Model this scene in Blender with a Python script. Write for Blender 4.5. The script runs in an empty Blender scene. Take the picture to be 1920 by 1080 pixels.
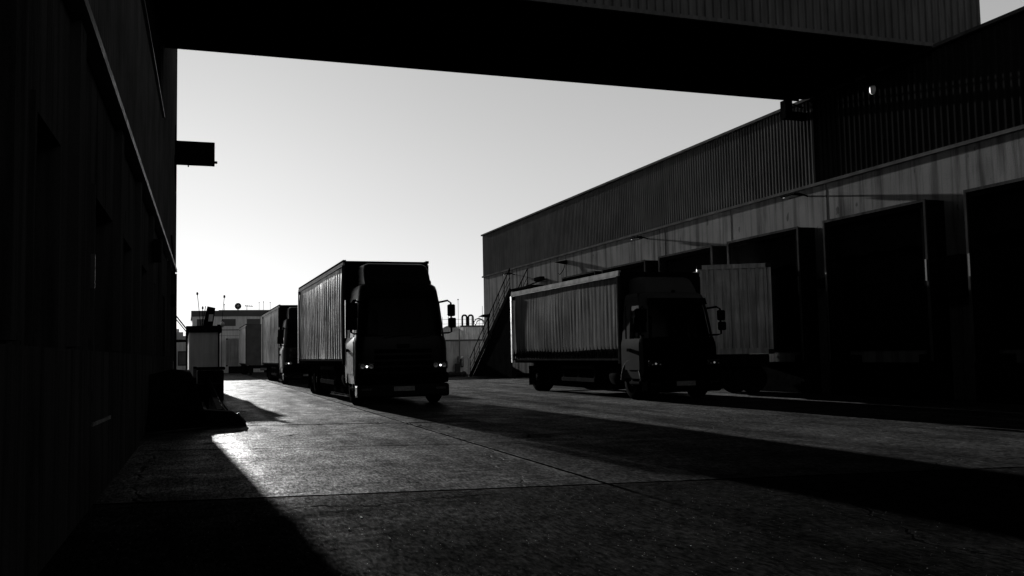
import bpy, bmesh, math, random
from mathutils import Vector, Matrix
rnd = random.Random(7)
S = bpy.context.scene
COL = S.collection
PI = math.pi

# ------------------------------------------------------------------ camera
cam = bpy.data.cameras.new('camera'); cam.lens = 36 * 1750 / 1920; cam.sensor_width = 36
cam.clip_start = 0.05; cam.clip_end = 3000
co = bpy.data.objects.new('camera', cam); COL.objects.link(co)
Rv, Uv, Fv = Vector((.9435, -.3307, -.0192)), Vector((-.0052, -.0726, .9973)), Vector((.3312, .9409, .0702))
m = Matrix(((Rv.x, Uv.x, -Fv.x), (Rv.y, Uv.y, -Fv.y), (Rv.z, Uv.z, -Fv.z))).to_4x4()
m.translation = (0, 0, 1.25); co.matrix_world = m
S.camera = co

# ------------------------------------------------------------------ light
ELEV = math.radians(9.8)      # height of the sun
AZ = math.radians(2.7)        # sun stands this far left of the yard's long direction (+Y)
SKY, SUN, EXPO = .05, 4.7, 1.5
world = bpy.data.worlds.new('World'); S.world = world; world.use_nodes = True
nt = world.node_tree; nt.nodes.clear()
sk = nt.nodes.new('ShaderNodeTexSky'); sk.sky_type = 'NISHITA'; sk.sun_disc = False
sk.sun_elevation = ELEV; sk.sun_rotation = -AZ; sk.air_density = 1.0; sk.dust_density = 1.0; sk.ozone_density = 1.0
bw = nt.nodes.new('ShaderNodeRGBToBW'); bg = nt.nodes.new('ShaderNodeBackground'); ou = nt.nodes.new('ShaderNodeOutputWorld')
def wm(op, a, b=0.):
    n = nt.nodes.new('ShaderNodeMath'); n.operation = op
    for i, v in ((0, a), (1, b)):
        if isinstance(v, bpy.types.NodeSocket): nt.links.new(v, n.inputs[i])
        else: n.inputs[i].default_value = v
    return n.outputs[0]
def wr(v, a, b, lo, hi):
    n = nt.nodes.new('ShaderNodeMapRange'); n.interpolation_type = 'SMOOTHSTEP'; nt.links.new(v, n.inputs[0])
    for i, q in enumerate((a, b, lo, hi)): n.inputs[i + 1].default_value = q
    return n.outputs[0]
# black and white sky as through a dark red filter: soft bright glow round the low sun, near black overhead and opposite
nt.links.new(sk.outputs[0], bw.inputs[0])
tc = nt.nodes.new('ShaderNodeTexCoord'); sx = nt.nodes.new('ShaderNodeSeparateXYZ'); nt.links.new(tc.outputs['Generated'], sx.inputs[0])
sky = wm('MULTIPLY', wm('POWER', wm('MULTIPLY', bw.outputs[0], .1), .25), 4.95)
hz = wm('DIVIDE', sx.outputs[1], wm('SQRT', wm('ADD', wm('MULTIPLY', sx.outputs[0], sx.outputs[0]), wm('ADD', wm('MULTIPLY', sx.outputs[1], sx.outputs[1]), 1e-5))))
sky = wm('MULTIPLY', sky, wr(hz, -.1, .6, .95, 1.)); sky = wm('MULTIPLY', sky, wr(sx.outputs[2], .0, .17, 1.16, 1.)); sky = wm('MULTIPLY', sky, wr(sx.outputs[2], .1, .32, 1., .86)); sky = wm('MULTIPLY', sky, wr(sx.outputs[2], .3, .62, 1., .03))
nt.links.new(sky, bg.inputs[0]); nt.links.new(bg.outputs[0], ou.inputs[0])
bg.inputs[1].default_value = SKY
sl = bpy.data.lights.new('sun', 'SUN'); sl.energy = SUN; sl.angle = math.radians(.55); sl.color = (1, .995, .985)
so = bpy.data.objects.new('sun', sl); COL.objects.link(so)
sd = Vector((-math.sin(AZ) * math.cos(ELEV), math.cos(AZ) * math.cos(ELEV), math.sin(ELEV)))
so.rotation_euler = sd.to_track_quat('Z', 'Y').to_euler()
S.view_settings.view_transform = 'Standard'; S.view_settings.look = 'None'
S.view_settings.exposure = EXPO; S.view_settings.gamma = 1; S.view_settings.use_curve_mapping = False
S.cycles.max_bounces = 6; S.cycles.diffuse_bounces = 3; S.cycles.transparent_max_bounces = 12
S.cycles.use_denoising = True; S.cycles.denoising_prefilter = 'ACCURATE'; S.cycles.caustics_reflective = False; S.cycles.caustics_refractive = False; S.cycles.sample_clamp_indirect = .6

# ------------------------------------------------------------------ materials
class N:
    """small node-graph writer"""
    def __init__(s, name):
        s.m = bpy.data.materials.new(name); s.m.use_nodes = True
        s.t = s.m.node_tree; s.t.nodes.clear()
        s.out = s.t.nodes.new('ShaderNodeOutputMaterial'); s.b = s.t.nodes.new('ShaderNodeBsdfPrincipled')
        s.t.links.new(s.b.outputs[0], s.out.inputs[0]); s._c = {}
    def put(s, sock, v):
        if isinstance(v, bpy.types.NodeSocket): s.t.links.new(v, sock)
        elif sock.type == 'RGBA' and not hasattr(v, '__len__'): sock.default_value = (v, v, v, 1)
        else: sock.default_value = v
    def math(s, op, a, b=0., c=None):
        n = s.t.nodes.new('ShaderNodeMath'); n.operation = op
        s.put(n.inputs[0], a); s.put(n.inputs[1], b)
        if c is not None: s.put(n.inputs[2], c)
        return n.outputs[0]
    def obj(s):
        if 'o' not in s._c: s._c['o'] = s.t.nodes.new('ShaderNodeTexCoord').outputs['Object']
        return s._c['o']
    def world(s):
        if 'w' not in s._c: s._c['w'] = s.t.nodes.new('ShaderNodeNewGeometry').outputs['Position']
        return s._c['w']
    def xyz(s, v):
        n = s.t.nodes.new('ShaderNodeSeparateXYZ'); s.put(n.inputs[0], v); return n.outputs
    def scale(s, v, sc):
        n = s.t.nodes.new('ShaderNodeMapping'); s.put(n.inputs[0], v); n.inputs['Scale'].default_value = sc; return n.outputs[0]
    def noise(s, v, sc=5., det=4., rough=.55, dist=0.):
        n = s.t.nodes.new('ShaderNodeTexNoise'); s.put(n.inputs['Vector'], v); n.inputs['Scale'].default_value = sc
        n.inputs['Detail'].default_value = det; n.inputs['Roughness'].default_value = rough; n.inputs['Distortion'].default_value = dist
        return n.outputs[0]
    def ramp(s, v, a, b, lo=0., hi=1.):
        n = s.t.nodes.new('ShaderNodeMapRange'); n.interpolation_type = 'SMOOTHSTEP'
        s.put(n.inputs[0], v); n.inputs[1].default_value = a; n.inputs[2].default_value = b
        s.put(n.inputs[3], lo); s.put(n.inputs[4], hi); return n.outputs[0]
    def bump(s, h, strength=.3, dist=.01):
        n = s.t.nodes.new('ShaderNodeBump'); n.inputs['Strength'].default_value = strength; n.inputs['Distance'].default_value = dist
        s.put(n.inputs['Height'], h); s.put(s.b.inputs['Normal'], n.outputs[0])
    def set(s, col=None, rough=None, metal=None, spec=None):
        if col is not None: s.put(s.b.inputs['Base Color'], col)
        if rough is not None: s.put(s.b.inputs['Roughness'], rough)
        if metal is not None: s.b.inputs['Metallic'].default_value = metal
        if spec is not None: s.b.inputs['Specular IOR Level'].default_value = spec
        return s.m

def mat(name, col, rough=.5, metal=0., spec=.5, var=.35, sc=3., streak=0., bump=0., bsc=60., rv=.09):
    n = N(name)
    v = n.noise(n.obj(), sc, 5)
    f = n.ramp(v, .25, .75, 1 - var, 1 + var)
    if streak:
        t = n.noise(n.scale(n.obj(), (5, 5, .35)), 1.6, 6, .65)
        f = n.math('MULTIPLY', f, n.ramp(t, .36, .62, 1 - streak, 1))
    r = n.ramp(n.noise(n.obj(), sc * 2.3, 4), .3, .7, max(.05, rough - rv), min(1, rough + rv))
    if bump: n.bump(n.noise(n.obj(), bsc, 5), bump, .01)
    return n.set(n.math('MULTIPLY', f, col), r, metal, spec)

def concrete(name, base, dark=.45):
    """rain-streaked cast concrete with board joints"""
    n = N(name); o = n.obj()
    big = n.ramp(n.noise(o, .5, 5), .3, .7, .82, 1.12)
    st = n.noise(n.scale(o, (3.2, 3.2, .16)), 1., 7, .68)
    st2 = n.noise(n.scale(o, (1.1, 1.1, .22)), 1., 4, .6)
    f = n.math('MULTIPLY', big, n.ramp(st, .36, .56, dark, 1))
    f = n.math('MULTIPLY', f, n.ramp(st2, .33, .47, .62, 1))
    pit = n.ramp(n.noise(o, 34, 4, .7), .34, .44, .72, 1)
    f = n.math('MULTIPLY', f, pit)
    sp = n.ramp(n.noise(n.scale(o, (1.5, 1.5, .8)), 2.1, 3, .5), .67, .72, 1, .5)
    f = n.math('MULTIPLY', f, sp)
    n.bump(n.noise(o, 30, 6), .35, .012)
    return n.set(n.math('MULTIPLY', f, base), .9, 0, 0)

M = {}
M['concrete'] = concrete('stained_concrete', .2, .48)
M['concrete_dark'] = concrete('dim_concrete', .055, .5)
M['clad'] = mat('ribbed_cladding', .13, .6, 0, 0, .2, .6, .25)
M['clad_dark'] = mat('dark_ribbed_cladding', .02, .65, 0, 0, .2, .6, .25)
M['clad_left'] = mat('left_cladding', .1, .6, 0, 0, .25, .8, .2)
M['flash'] = mat('flashing_metal', .09, .5, 0, 0, .3, 2.)
M['flash_light'] = mat('pale_flashing', .1, .5, 0, .1, .25, 2.)
M['edge'] = mat('shelter_edge_trim', .055, .6, 0, 0, .35, 2., .3)
M['black'] = mat('black_rubber', .006, .8, 0, 0, .3, 6)
M['soffit'] = mat('dark_soffit', .006, .85, 0, 0, .3, 2)
M['dark_paint'] = mat('dark_cab_paint', .004, .35, 0, .1, .1, 1, rv=.01)
M['cab_dark'] = mat('dark_cab_plastic_and_shade', .003, .6, 0, 0, .25, 8)  # plastic parts, and the shade painted on the small truck's front
M['cab_grey'] = mat('grey_cab_paint', .085, .5, 0, 0, .15, 1, rv=.01)
M['steel'] = mat('galvanised_steel', .03, .6, 0, 0, .3, 6)
M['alu'] = mat('pale_aluminium', .55, .38, .75, .5, .2, 4)
M['chassis'] = mat('chassis_black', .008, .6, 0, 0, .3, 5)
M['tyre'] = mat('tyre_rubber', .008, .8, 0, 0, .3, 8)
M['rim'] = mat('wheel_rim', .03, .5, .1, .1, .3, 6)
M['curtain'] = mat('trailer_curtain', .18, .45, 0, .35, .22, .7, .35)
M['curtain_grey'] = mat('dusty_curtain', .2, .6, 0, 0, .3, .8, .5)
M['roof_edge'] = mat('dull_aluminium', .45, .6, 0, 0, .25, 3)
M['strap'] = mat('curtain_strap', .01, .6, 0, 0, .3, 6)
M['bridge_clad'] = mat('bridge_cladding', .12, .65, 0, 0, .2, .6, .3)
M['bulkhead_far'] = mat('far_trailer_front', .06, .7, 0, 0, .2, 2)
M['bulkhead'] = mat('trailer_bulkhead', .008, .7, 0, 0, .2, 2)
M['seat'] = mat('seat_cloth', .004, .9, 0, 0, .2, 9)
M['box_grey'] = mat('container_paint', .75, .6, 0, .4, .25, 1.2, .45)
M['box_far'] = mat('far_container_paint', .25, .6, 0, .4, .2, 1.2, .3)
M['booth'] = mat('booth_panel', .5, .6, 0, .4, .12, 1.2, .15)
M['far_wall'] = mat('far_rendered_wall', .6, .8, 0, .3, .15, .4, .25)
M['far_roof'] = mat('far_roof_band', .07, .7, 0, .3, .2, .4)
M['far_brick'] = mat('yard_boundary_wall', .4, .85, 0, .3, .22, .7, .35)
M['white'] = mat('white_sheet', .75, .5, 0, .5, .1, 3)
M['red_dark'] = mat('dark_stripe', .03, .6, 0, .3, .2, 5)
M['tank'] = mat('tank_metal', .5, .45, .1, .5, .25, .7, .3)
M['plate'] = mat('number_plate', .28, .5, 0, .4, .35, 14)
M['rust'] = mat('rusty_steel', .07, .75, .2, .4, .4, 6)

def glass(name, tint=.85, gl=.08, rough=.03):
    m = bpy.data.materials.new(name); m.use_nodes = True; t = m.node_tree; t.nodes.clear()
    o = t.nodes.new('ShaderNodeOutputMaterial'); tr = t.nodes.new('ShaderNodeBsdfTransparent'); tr.inputs[0].default_value = (tint, tint, tint, 1)
    g = t.nodes.new('ShaderNodeBsdfGlossy'); g.inputs['Roughness'].default_value = rough; g.inputs[0].default_value = (.05, .05, .05, 1)
    f = t.nodes.new('ShaderNodeFresnel'); f.inputs[0].default_value = 1.4
    mx = t.nodes.new('ShaderNodeMixShader'); t.links.new(f.outputs[0], mx.inputs[0]); t.links.new(tr.outputs[0], mx.inputs[1]); t.links.new(g.outputs[0], mx.inputs[2])
    t.links.new(mx.outputs[0], o.inputs[0]); return m
M['glass'] = glass('cab_glass')
M['side_glass'] = glass('side_window_glass'); [setattr(q.inputs[0], 'default_value', (.8, .8, .8, 1)) for q in M['side_glass'].node_tree.nodes if q.type == 'BSDF_GLOSSY']
M['lens'] = glass('lamp_lens', .9)
def emit(name, v):
    m = bpy.data.materials.new(name); m.use_nodes = True; b = m.node_tree.nodes['Principled BSDF']
    b.inputs['Base Color'].default_value = (.6, .6, .6, 1); b.inputs['Emission Color'].default_value = (1, 1, 1, 1); b.inputs['Emission Strength'].default_value = v; return m
M['bulb'] = emit('lit_bulb', 1.2)
M['bulb_dim'] = emit('dim_bulb', .05)
M['chrome'] = mat('lamp_reflector', .08, .2, 1, .5, .1, 8)

def ground_material():
    n = N('yard_concrete'); p = n.world(); X, Y, Z = n.xyz(p)
    def dist(x0, y0, x1, y1, wob=.03):
        d = Vector((x1 - x0, y1 - y0)).normalized(); nx, ny = -d.y, d.x
        w = n.math('MULTIPLY', n.math('SUBTRACT', n.noise(p, 1.7, 4), .5), wob)
        return n.math('ADD', n.math('ADD', n.math('MULTIPLY', X, nx), n.math('MULTIPLY', Y, ny)), n.math('SUBTRACT', w, x0 * nx + y0 * ny))
    d1 = dist(.71, 8.78, 5.38, 7.87); d2 = dist(.39, 13.77, 3.68, 12.7); d3 = dist(1.21, 18.31, 4.36, 17.08); dl = dist(4.0, 24.95, 3.77, 5.3)
    left = n.math('LESS_THAN', X, 3.72)
    def line(d, w, gate=None):
        v = n.ramp(n.math('ABSOLUTE', d), w, w * 1.9, 0, 1)
        if gate is not None: v = n.math('MAXIMUM', v, n.math('SUBTRACT', 1, gate))
        return v
    J = n.math('MULTIPLY', line(d1, .022), line(d2, .018, left))
    J = n.math('MULTIPLY', J, line(d3, .045, n.math('LESS_THAN', X, 5.2)))
    J = n.math('MULTIPLY', J, n.math('MAXIMUM', line(dl, .018), n.ramp(d1, -2.5, .3, .85, 0)))
    near = n.ramp(d1, -.02, .02, 1, 0)         # older, coarser paving on the near side of the first joint
    lane = n.ramp(dl, -.02, .02, 0, 1)
    big = n.noise(p, .32, 5, .6); mid = n.noise(n.scale(p, (1.6, .7, 1)), .9, 7, .7); fine = n.noise(p, 42, 5, .7); grit = n.noise(p, 160, 3, .7)
    band = n.noise(n.scale(p, (1.5, .06, 1)), 1., 4, .6)          # wheel-polished tracks along the lane
    band2 = n.noise(n.scale(p, (.5, 1.6, 1)), 1., 7, .75)          # brushed finish across it
    alb = n.math('MULTIPLY', n.ramp(big, .3, .7, .75, 1.2), n.ramp(mid, .33, .66, .6, 1.3))
    alb = n.math('MULTIPLY', alb, n.ramp(fine, .3, .7, .6, 1.3))
    alb = n.math('MULTIPLY', alb, n.ramp(near, 0, 1, .006, .004))
    speck = n.ramp(n.noise(p, 60, 1, .4), .76, .79, 0, .3)
    alb = n.math('ADD', alb, n.math('MULTIPLY', speck, near))
    alb = n.math('MULTIPLY', alb, J)
    vo = n.t.nodes.new('ShaderNodeTexVoronoi'); vo.feature = 'DISTANCE_TO_EDGE'; vo.inputs['Scale'].default_value = .21
    wv = n.t.nodes.new('ShaderNodeVectorMath'); wv.operation = 'ADD'; nz = n.t.nodes.new('ShaderNodeTexNoise'); nz.inputs['Scale'].default_value = 1.1; nz.inputs['Detail'].default_value = 6
    n.put(nz.inputs['Vector'], p); n.put(wv.inputs[0], p); n.put(wv.inputs[1], nz.outputs['Color']); n.put(vo.inputs['Vector'], wv.outputs[0])
    crack = n.math('MAXIMUM', n.ramp(vo.outputs['Distance'], .0012, .0035, .15, 1), n.ramp(n.noise(p, .45, 2), .48, .56, 0, 1))
    J = n.math('MULTIPLY', J, crack)
    stain = n.ramp(n.noise(n.scale(p, (.9, .5, 1)), 1.3, 5, .6), .58, .68, 1, .55); alb = n.math('MULTIPLY', n.math('MULTIPLY', alb, crack), stain)
    tr = n.math('ADD', n.math('MULTIPLY', n.ramp(band, .35, .7, .09, -.13), 1.), n.ramp(band2, .3, .7, .08, -.08))
    tr = n.math('ADD', tr, n.ramp(big, .35, .65, .05, -.05))
    ro = n.math('ADD', n.math('ADD', .5, tr), n.math('MULTIPLY', near, .1))
    ro = n.math('MAXIMUM', n.math('ADD', ro, n.math('MULTIPLY', n.math('SUBTRACT', 1, J), .5)), .25)
    h = n.math('ADD', n.math('MULTIPLY', fine, .5), n.math('MULTIPLY', grit, n.ramp(near, 0, 1, .35, .8)))
    h = n.math('ADD', h, n.math('MULTIPLY', band2, .6)); h = n.math('ADD', h, n.math('MULTIPLY', J, 2.))
    strk = n.noise(n.scale(p, (3.2, 1.1, 1)), 1., 7, .75); gr2 = n.noise(p, 9, 5, .7)
    h = n.math('ADD', h, n.math('MULTIPLY', gr2, 1.2)); h = n.math('ADD', h, n.math('MULTIPLY', strk, .7))
    n.bump(h, .6, .009); bn = n.b.inputs['Normal'].links[0].from_socket
    n.t.nodes.remove(n.b)
    df = n.t.nodes.new('ShaderNodeBsdfDiffuse'); gl = n.t.nodes.new('ShaderNodeBsdfGlossy'); mx = n.t.nodes.new('ShaderNodeMixShader')
    gw = n.math('MULTIPLY', n.ramp(near, 0, 1, .2, .055), n.ramp(mid, .3, .7, .72, 1.25))
    gw = n.math('MULTIPLY', n.math('MULTIPLY', gw, n.ramp(strk, .32, .68, .65, 1.3)), n.math('MULTIPLY', n.ramp(band2, .32, .68, .65, 1.3), n.ramp(gr2, .3, .7, .7, 1.25)))
    gw = n.math('MULTIPLY', gw, J)
    agg = n.noise(n.scale(p, (30, 6.5, 1)), 1., 3, .75); agg2 = n.noise(n.scale(p, (60, 14, 1)), 1., 2, .6)
    ag = n.math('MULTIPLY', n.ramp(agg, .3, .7, .35, 1.6), n.ramp(agg2, .3, .7, .55, 1.4))
    gw = n.math('MULTIPLY', n.math('MULTIPLY', gw, ag), n.ramp(lane, 0, 1, 1., .62)); alb = n.math('MULTIPLY', n.math('MULTIPLY', alb, n.ramp(ag, .2, 1.8, .4, 1.7)), n.ramp(lane, 0, 1, 1., .7))
    lw = n.t.nodes.new('ShaderNodeLayerWeight'); lw.inputs[0].default_value = .5
    gw = n.math('MULTIPLY', gw, n.math('POWER', lw.outputs['Facing'], 11.))
    n.put(df.inputs[0], alb); n.put(gl.inputs['Roughness'], ro); gl.inputs[0].default_value = (1, 1, 1, 1)
    n.put(df.inputs['Normal'], bn); n.put(gl.inputs['Normal'], bn); n.put(mx.inputs[0], gw)
    n.t.links.new(df.outputs[0], mx.inputs[1]); n.t.links.new(gl.outputs[0], mx.inputs[2]); n.t.links.new(mx.outputs[0], n.out.inputs[0])
    return n.m
M['ground'] = ground_material()

# ------------------------------------------------------------------ mesh helpers
class MB:
    def __init__(s): s.v = []; s.f = []; s.smooth = []
    def add(s, vs, fs, smooth=False):
        o = len(s.v); s.v += [tuple(v) for v in vs]; s.f += [tuple(i + o for i in f) for f in fs]; s.smooth += [smooth] * len(fs); return s
    def box(s, x0, x1, y0, y1, z0, z1):
        v = [(x, y, z) for z in (z0, z1) for y in (y0, y1) for x in (x0, x1)]
        return s.add(v, [(0, 2, 3, 1), (4, 5, 7, 6), (0, 1, 5, 4), (2, 6, 7, 3), (0, 4, 6, 2), (1, 3, 7, 5)])
    def bevbox(s, x0, x1, y0, y1, z0, z1, r=.02):
        bm = bmesh.new(); bmesh.ops.create_cube(bm, size=1)
        for v in bm.verts: v.co = Vector(((x0 + x1) / 2 + v.co.x * (x1 - x0), (y0 + y1) / 2 + v.co.y * (y1 - y0), (z0 + z1) / 2 + v.co.z * (z1 - z0)))
        bmesh.ops.bevel(bm, geom=bm.edges[:], offset=r, segments=2, affect='EDGES', profile=.5)
        bm.verts.index_update(); s.add([v.co[:] for v in bm.verts], [[v.index for v in f.verts] for f in bm.faces]); bm.free(); return s
    def tube(s, pts, r, n=8, cap=True):
        pts = [Vector(p) for p in pts]; rs = r if hasattr(r, '__len__') else [r] * len(pts)
        t0 = (pts[1] - pts[0]).normalized(); a = t0.orthogonal().normalized(); vs = []
        for i, p in enumerate(pts):
            t = (pts[min(i + 1, len(pts) - 1)] - pts[max(i - 1, 0)]).normalized()
            a = (a - t * a.dot(t)).normalized(); b = t.cross(a)
            vs += [p + (a * math.cos(2 * PI * k / n) + b * math.sin(2 * PI * k / n)) * rs[i] for k in range(n)]
        fs = [(i * n + k, i * n + (k + 1) % n, (i + 1) * n + (k + 1) % n, (i + 1) * n + k) for i in range(len(pts) - 1) for k in range(n)]
        s.add(vs, fs, True)
        if cap:
            o = len(s.v) - len(vs); s.f += [tuple(o + k for k in reversed(range(n))), tuple(o + (len(pts) - 1) * n + k for k in range(n))]; s.smooth += [False, False]
        return s
    def prism(s, poly, axis, a, b):
        """closed outline (list of 2d points) pushed along axis from a to b"""
        def P(u, v, w): return (w, u, v) if axis == 'x' else (u, w, v) if axis == 'y' else (u, v, w)
        n = len(poly); v = [P(*p, a) for p in poly] + [P(*p, b) for p in poly]
        return s.add(v, [tuple(range(n)), tuple(range(2 * n - 1, n - 1, -1))] + [(i, i + n, (i + 1) % n + n, (i + 1) % n) for i in range(n)])
    def lathe(s, prof, c, axis='z', n=20, smooth=True):
        vs = []
        for r, h in prof:
            for k in range(n):
                a = 2 * PI * k / n; u, v = r * math.cos(a), r * math.sin(a)
                vs.append((c[0] + h, c[1] + u, c[2] + v) if axis == 'x' else (c[0] + u, c[1] + h, c[2] + v) if axis == 'y' else (c[0] + u, c[1] + v, c[2] + h))
        fs = [(i * n + k, i * n + (k + 1) % n, (i + 1) * n + (k + 1) % n, (i + 1) * n + k) for i in range(len(prof) - 1) for k in range(n)]
        return s.add(vs, fs, smooth)
    def grid(s, fn, nu, nv, smooth=True):
        vs = [fn(i / nu, j / nv) for j in range(nv + 1) for i in range(nu + 1)]
        return s.add(vs, [(j * (nu + 1) + i, j * (nu + 1) + i + 1, (j + 1) * (nu + 1) + i + 1, (j + 1) * (nu + 1) + i) for j in range(nv) for i in range(nu)], smooth)
    def build(s, name, material, parent=None, label=None, fixn=True):
        me = bpy.data.meshes.new(name); me.from_pydata(s.v, [], s.f)
        for p, q in zip(me.polygons, s.smooth): p.use_smooth = q
        if fixn:
            bm = bmesh.new(); bm.from_mesh(me); bmesh.ops.recalc_face_normals(bm, faces=bm.faces); bm.to_mesh(me); bm.free()
        me.materials.append(material); o = bpy.data.objects.new(name, me); COL.objects.link(o)
        if parent: o.parent = parent
        if label: o['label'] = label
        return o

def tag(o, label, cat, group=None, kind=None):
    o['label'] = label; o['category'] = cat
    if group: o['group'] = group
    if kind: o['kind'] = kind
    return o
def thing(name, label, cat, loc=(0, 0, 0), rz=0, group=None):
    o = bpy.data.objects.new(name, None); COL.objects.link(o); o.location = loc; o.rotation_euler = (0, 0, rz)
    return tag(o, label, cat, group)

def ribs(along, a0, a1, z0, z1, base, depth, pitch, sign=1):
    """trapezoid-ribbed sheet; along 'y' (plane x=base) or 'x' (plane y=base); ribs stand out by sign*depth"""
    mb = MB(); n = max(1, round((a1 - a0) / pitch)); p = (a1 - a0) / n; prof = []
    for i in range(n):
        s0 = a0 + i * p
        prof += [(s0, 0), (s0 + .52 * p, 0), (s0 + .62 * p, 1), (s0 + .9 * p, 1)]
    prof.append((a1, 0))
    f = (lambda s, d, z: (base + sign * depth * d, s, z)) if along == 'y' else (lambda s, d, z: (s, base + sign * depth * d, z))
    v = [f(s, d, z) for s, d in prof for z in (z0, z1)]
    mb.add(v, [(2 * i, 2 * i + 1, 2 * i + 3, 2 * i + 2) for i in range(len(prof) - 1)]); return mb

# ------------------------------------------------------------------ ground
g = MB(); g.grid(lambda u, v: (-900 + 1800 * u, -400 + 2200 * v, 0), 4, 4, False)
go = g.build('ground', M['ground'], fixn=False); go['kind'] = 'structure'

# ------------------------------------------------------------------ warehouse on the right
WX, WEND, WTOP, TRIM = 16.8, 52.8, 8.35, 5.83
SEAM = 21.73
rb = thing('dock_warehouse', 'long grey loading dock warehouse with stained concrete wall and ribbed cladding above', 'warehouse', (WX, 0, 0))
def rp(mb, name, mt, **k): return mb.build(name, M[mt], rb, **k)
mb = MB().box(0, 26, -34, WEND, -.3, TRIM); rp(mb, 'concrete_wall', 'concrete')
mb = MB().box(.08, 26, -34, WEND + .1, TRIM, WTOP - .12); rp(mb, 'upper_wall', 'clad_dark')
mb = MB().box(-70, 26, -60, -34.01, 0, 14); rp(mb, 'unseen_sky_blocker', 'clad_dark')  # unseen block added behind the camera to hold back low sky light
rp(ribs('y', SEAM, WEND + .1, TRIM + .06, WTOP - .05, .05, .045, .16, -1), 'ribbed_cladding', 'clad', label='finely ribbed grey cladding along the far stretch')
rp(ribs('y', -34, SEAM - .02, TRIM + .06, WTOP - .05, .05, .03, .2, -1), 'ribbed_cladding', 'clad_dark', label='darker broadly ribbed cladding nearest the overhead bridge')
mb = MB().box(-.07, .16, SEAM, WEND + .18, WTOP - .05, WTOP + .03); mb.box(-.07, .16, -34, SEAM - .02, WTOP - .05, WTOP + .03); rp(mb, 'parapet_coping', 'flash')
mb = MB().box(-.05, .05, -34, WEND + .18, TRIM - .03, TRIM + .055); rp(mb, 'trim_flashing', 'flash')
mb = MB().box(-.03, .05, SEAM - .03, SEAM + .03, TRIM + .06, WTOP - .06); rp(mb, 'seam_cover', 'clad_dark')
for y in (46.9, 40.1, 30.55, 26.1, 21.3): rp(MB().box(-.004, .02, y - .02, y + .02, 0, TRIM - .05), 'panel_joint', 'concrete_dark')
DT = 4.64; PJ = .55
docks = [(11.0, 15.92), (17.1, 20.75), (21.87, 25.47), (26.42, 30.02), (31.1, 34.88), (35.6, 39.2)]
for i, (y0, y1) in enumerate(docks):
    w = .16
    sh = MB()                                    # projecting shelter: side cheeks and roof
    sh.box(-PJ, 0, y0, y0 + w, 0, DT); sh.box(-PJ, 0, y1 - w, y1, 0, DT); sh.box(-PJ + .03, 0, y0 + w, y1 - w, 0, .85); sh.box(-PJ, 0, y0 + w, y1 - w, DT - w, DT)
    s = rp(sh, 'dock_shelter', 'black')
    fr = MB()                                    # pale edge trim round the mouth
    fr.box(-PJ - .035, -PJ - .003, y0 - .02, y0 + .045, .9, DT + .02); fr.box(-PJ - .035, -PJ - .003, y1 - .045, y1 + .02, .9, DT + .02)
    fr.box(-PJ - .035, -PJ - .003, y0 + .045, y1 - .045, DT - .045, DT + .02); fr.build('edge_frame', M['edge'], s)
    cu = MB().grid(lambda u, v, y0=y0, y1=y1: (-PJ + .2 + .02 * math.sin(u * 9), y0 + w + u * (y1 - y0 - 2 * w), DT - w - v * .85 - .04 * math.sin(u * 21) * v), 24, 6)
    cu.build('head_curtain', M['black'], s)
    for yy in (y0 + .01, y1 - .07): MB().box(-PJ - .05, -PJ - .037, yy, yy + .05, 2.75, 3.25).build('guide_strip', M['flash_light'], s)
    dr = MB().box(-.03, -.004, y0 + w, y1 - w, 1.15, DT - w); 
    for k in range(6): dr.box(-.05, -.031, y0 + w, y1 - w, 1.2 + k * .55, 1.68 + k * .55)
    rp(dr, 'dock_door', 'soffit')
    bf = MB().bevbox(-.4, -.002, y0 + .3, y0 + .62, .55, 1.05, .03)
    rp(bf, 'dock_bumper', 'black'); bf = MB().bevbox(-.4, -.002, y1 - .62, y1 - .3, .55, 1.05, .03); rp(bf, 'dock_bumper', 'black')
MB().box(-.012, -.003, 16.36, 16.56, .72, 1.2).build('marker_plate', M['flash_light'], rb)
mb = MB().bevbox(-.35, -.003, 16.35, 16.95, 2.35, 3.3, .03); rp(mb, 'control_cabinet', 'black')
mb = MB().bevbox(-.3, -.003, 21.0, 21.5, 2.9, 3.15, .03); rp(mb, 'junction_box', 'black')

def wall_lamp(y, z, label, d=.32, tip=.5):
    t = thing('wall_lamp', label, 'lamp', (WX, y, z), 0, 'floodlights along the dock wall')
    MB().tube([(-.003, 0, -.05), (-d * .5, .03, .0), (-d, .1, .05)], .025, 6).build('arm', M['black'], t)
    h = MB(); h.prism([(-d - .18, .0), (-d + .14, -.03), (-d + .18, .01), (-d - .1, .05)], 'y', .02, .62); h.build('lamp_head', M['black'], t)
    MB().box(-d - .13, -d + .06, .08, .56, -.034, -.016).build('lens', M['booth'], t)
    return t
wall_lamp(22.1, 5.62, 'floodlight on the dock wall nearest the camera, beneath the cladding seam')
wall_lamp(31.87, 5.6, 'middle floodlight under the cladding, above the gap between two dock shelters')
wall_lamp(47.25, 5.55, 'farthest floodlight high on the concrete wall near its far corner')
t = thing('wall_bracket', 'slim bracket with hanging cable loop on the concrete wall above the parked small truck', 'bracket', (WX, 39.95, 5.45))
MB().prism([(-.5, .02), (-.06, .1), (-.003, .1), (-.003, -.06)], 'y', -.05, .35).build('mount', M['black'], t)
MB().tube([(-.08, .05, -.05), (-.1, .1, -.25), (-.12, .35, -.45), (-.12, .6, -.52), (-.12, .85, -.45)], .018, 6).build('cable', M['black'], t)
t = thing('camera_arm', 'small dark camera housing on the end of a thin horizontal wall conduit', 'camera', (WX, 42.9, 4.9))
MB().bevbox(-.42, -.16, -.5, .35, -.1, .1, .03).build('housing', M['black'], t)
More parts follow.
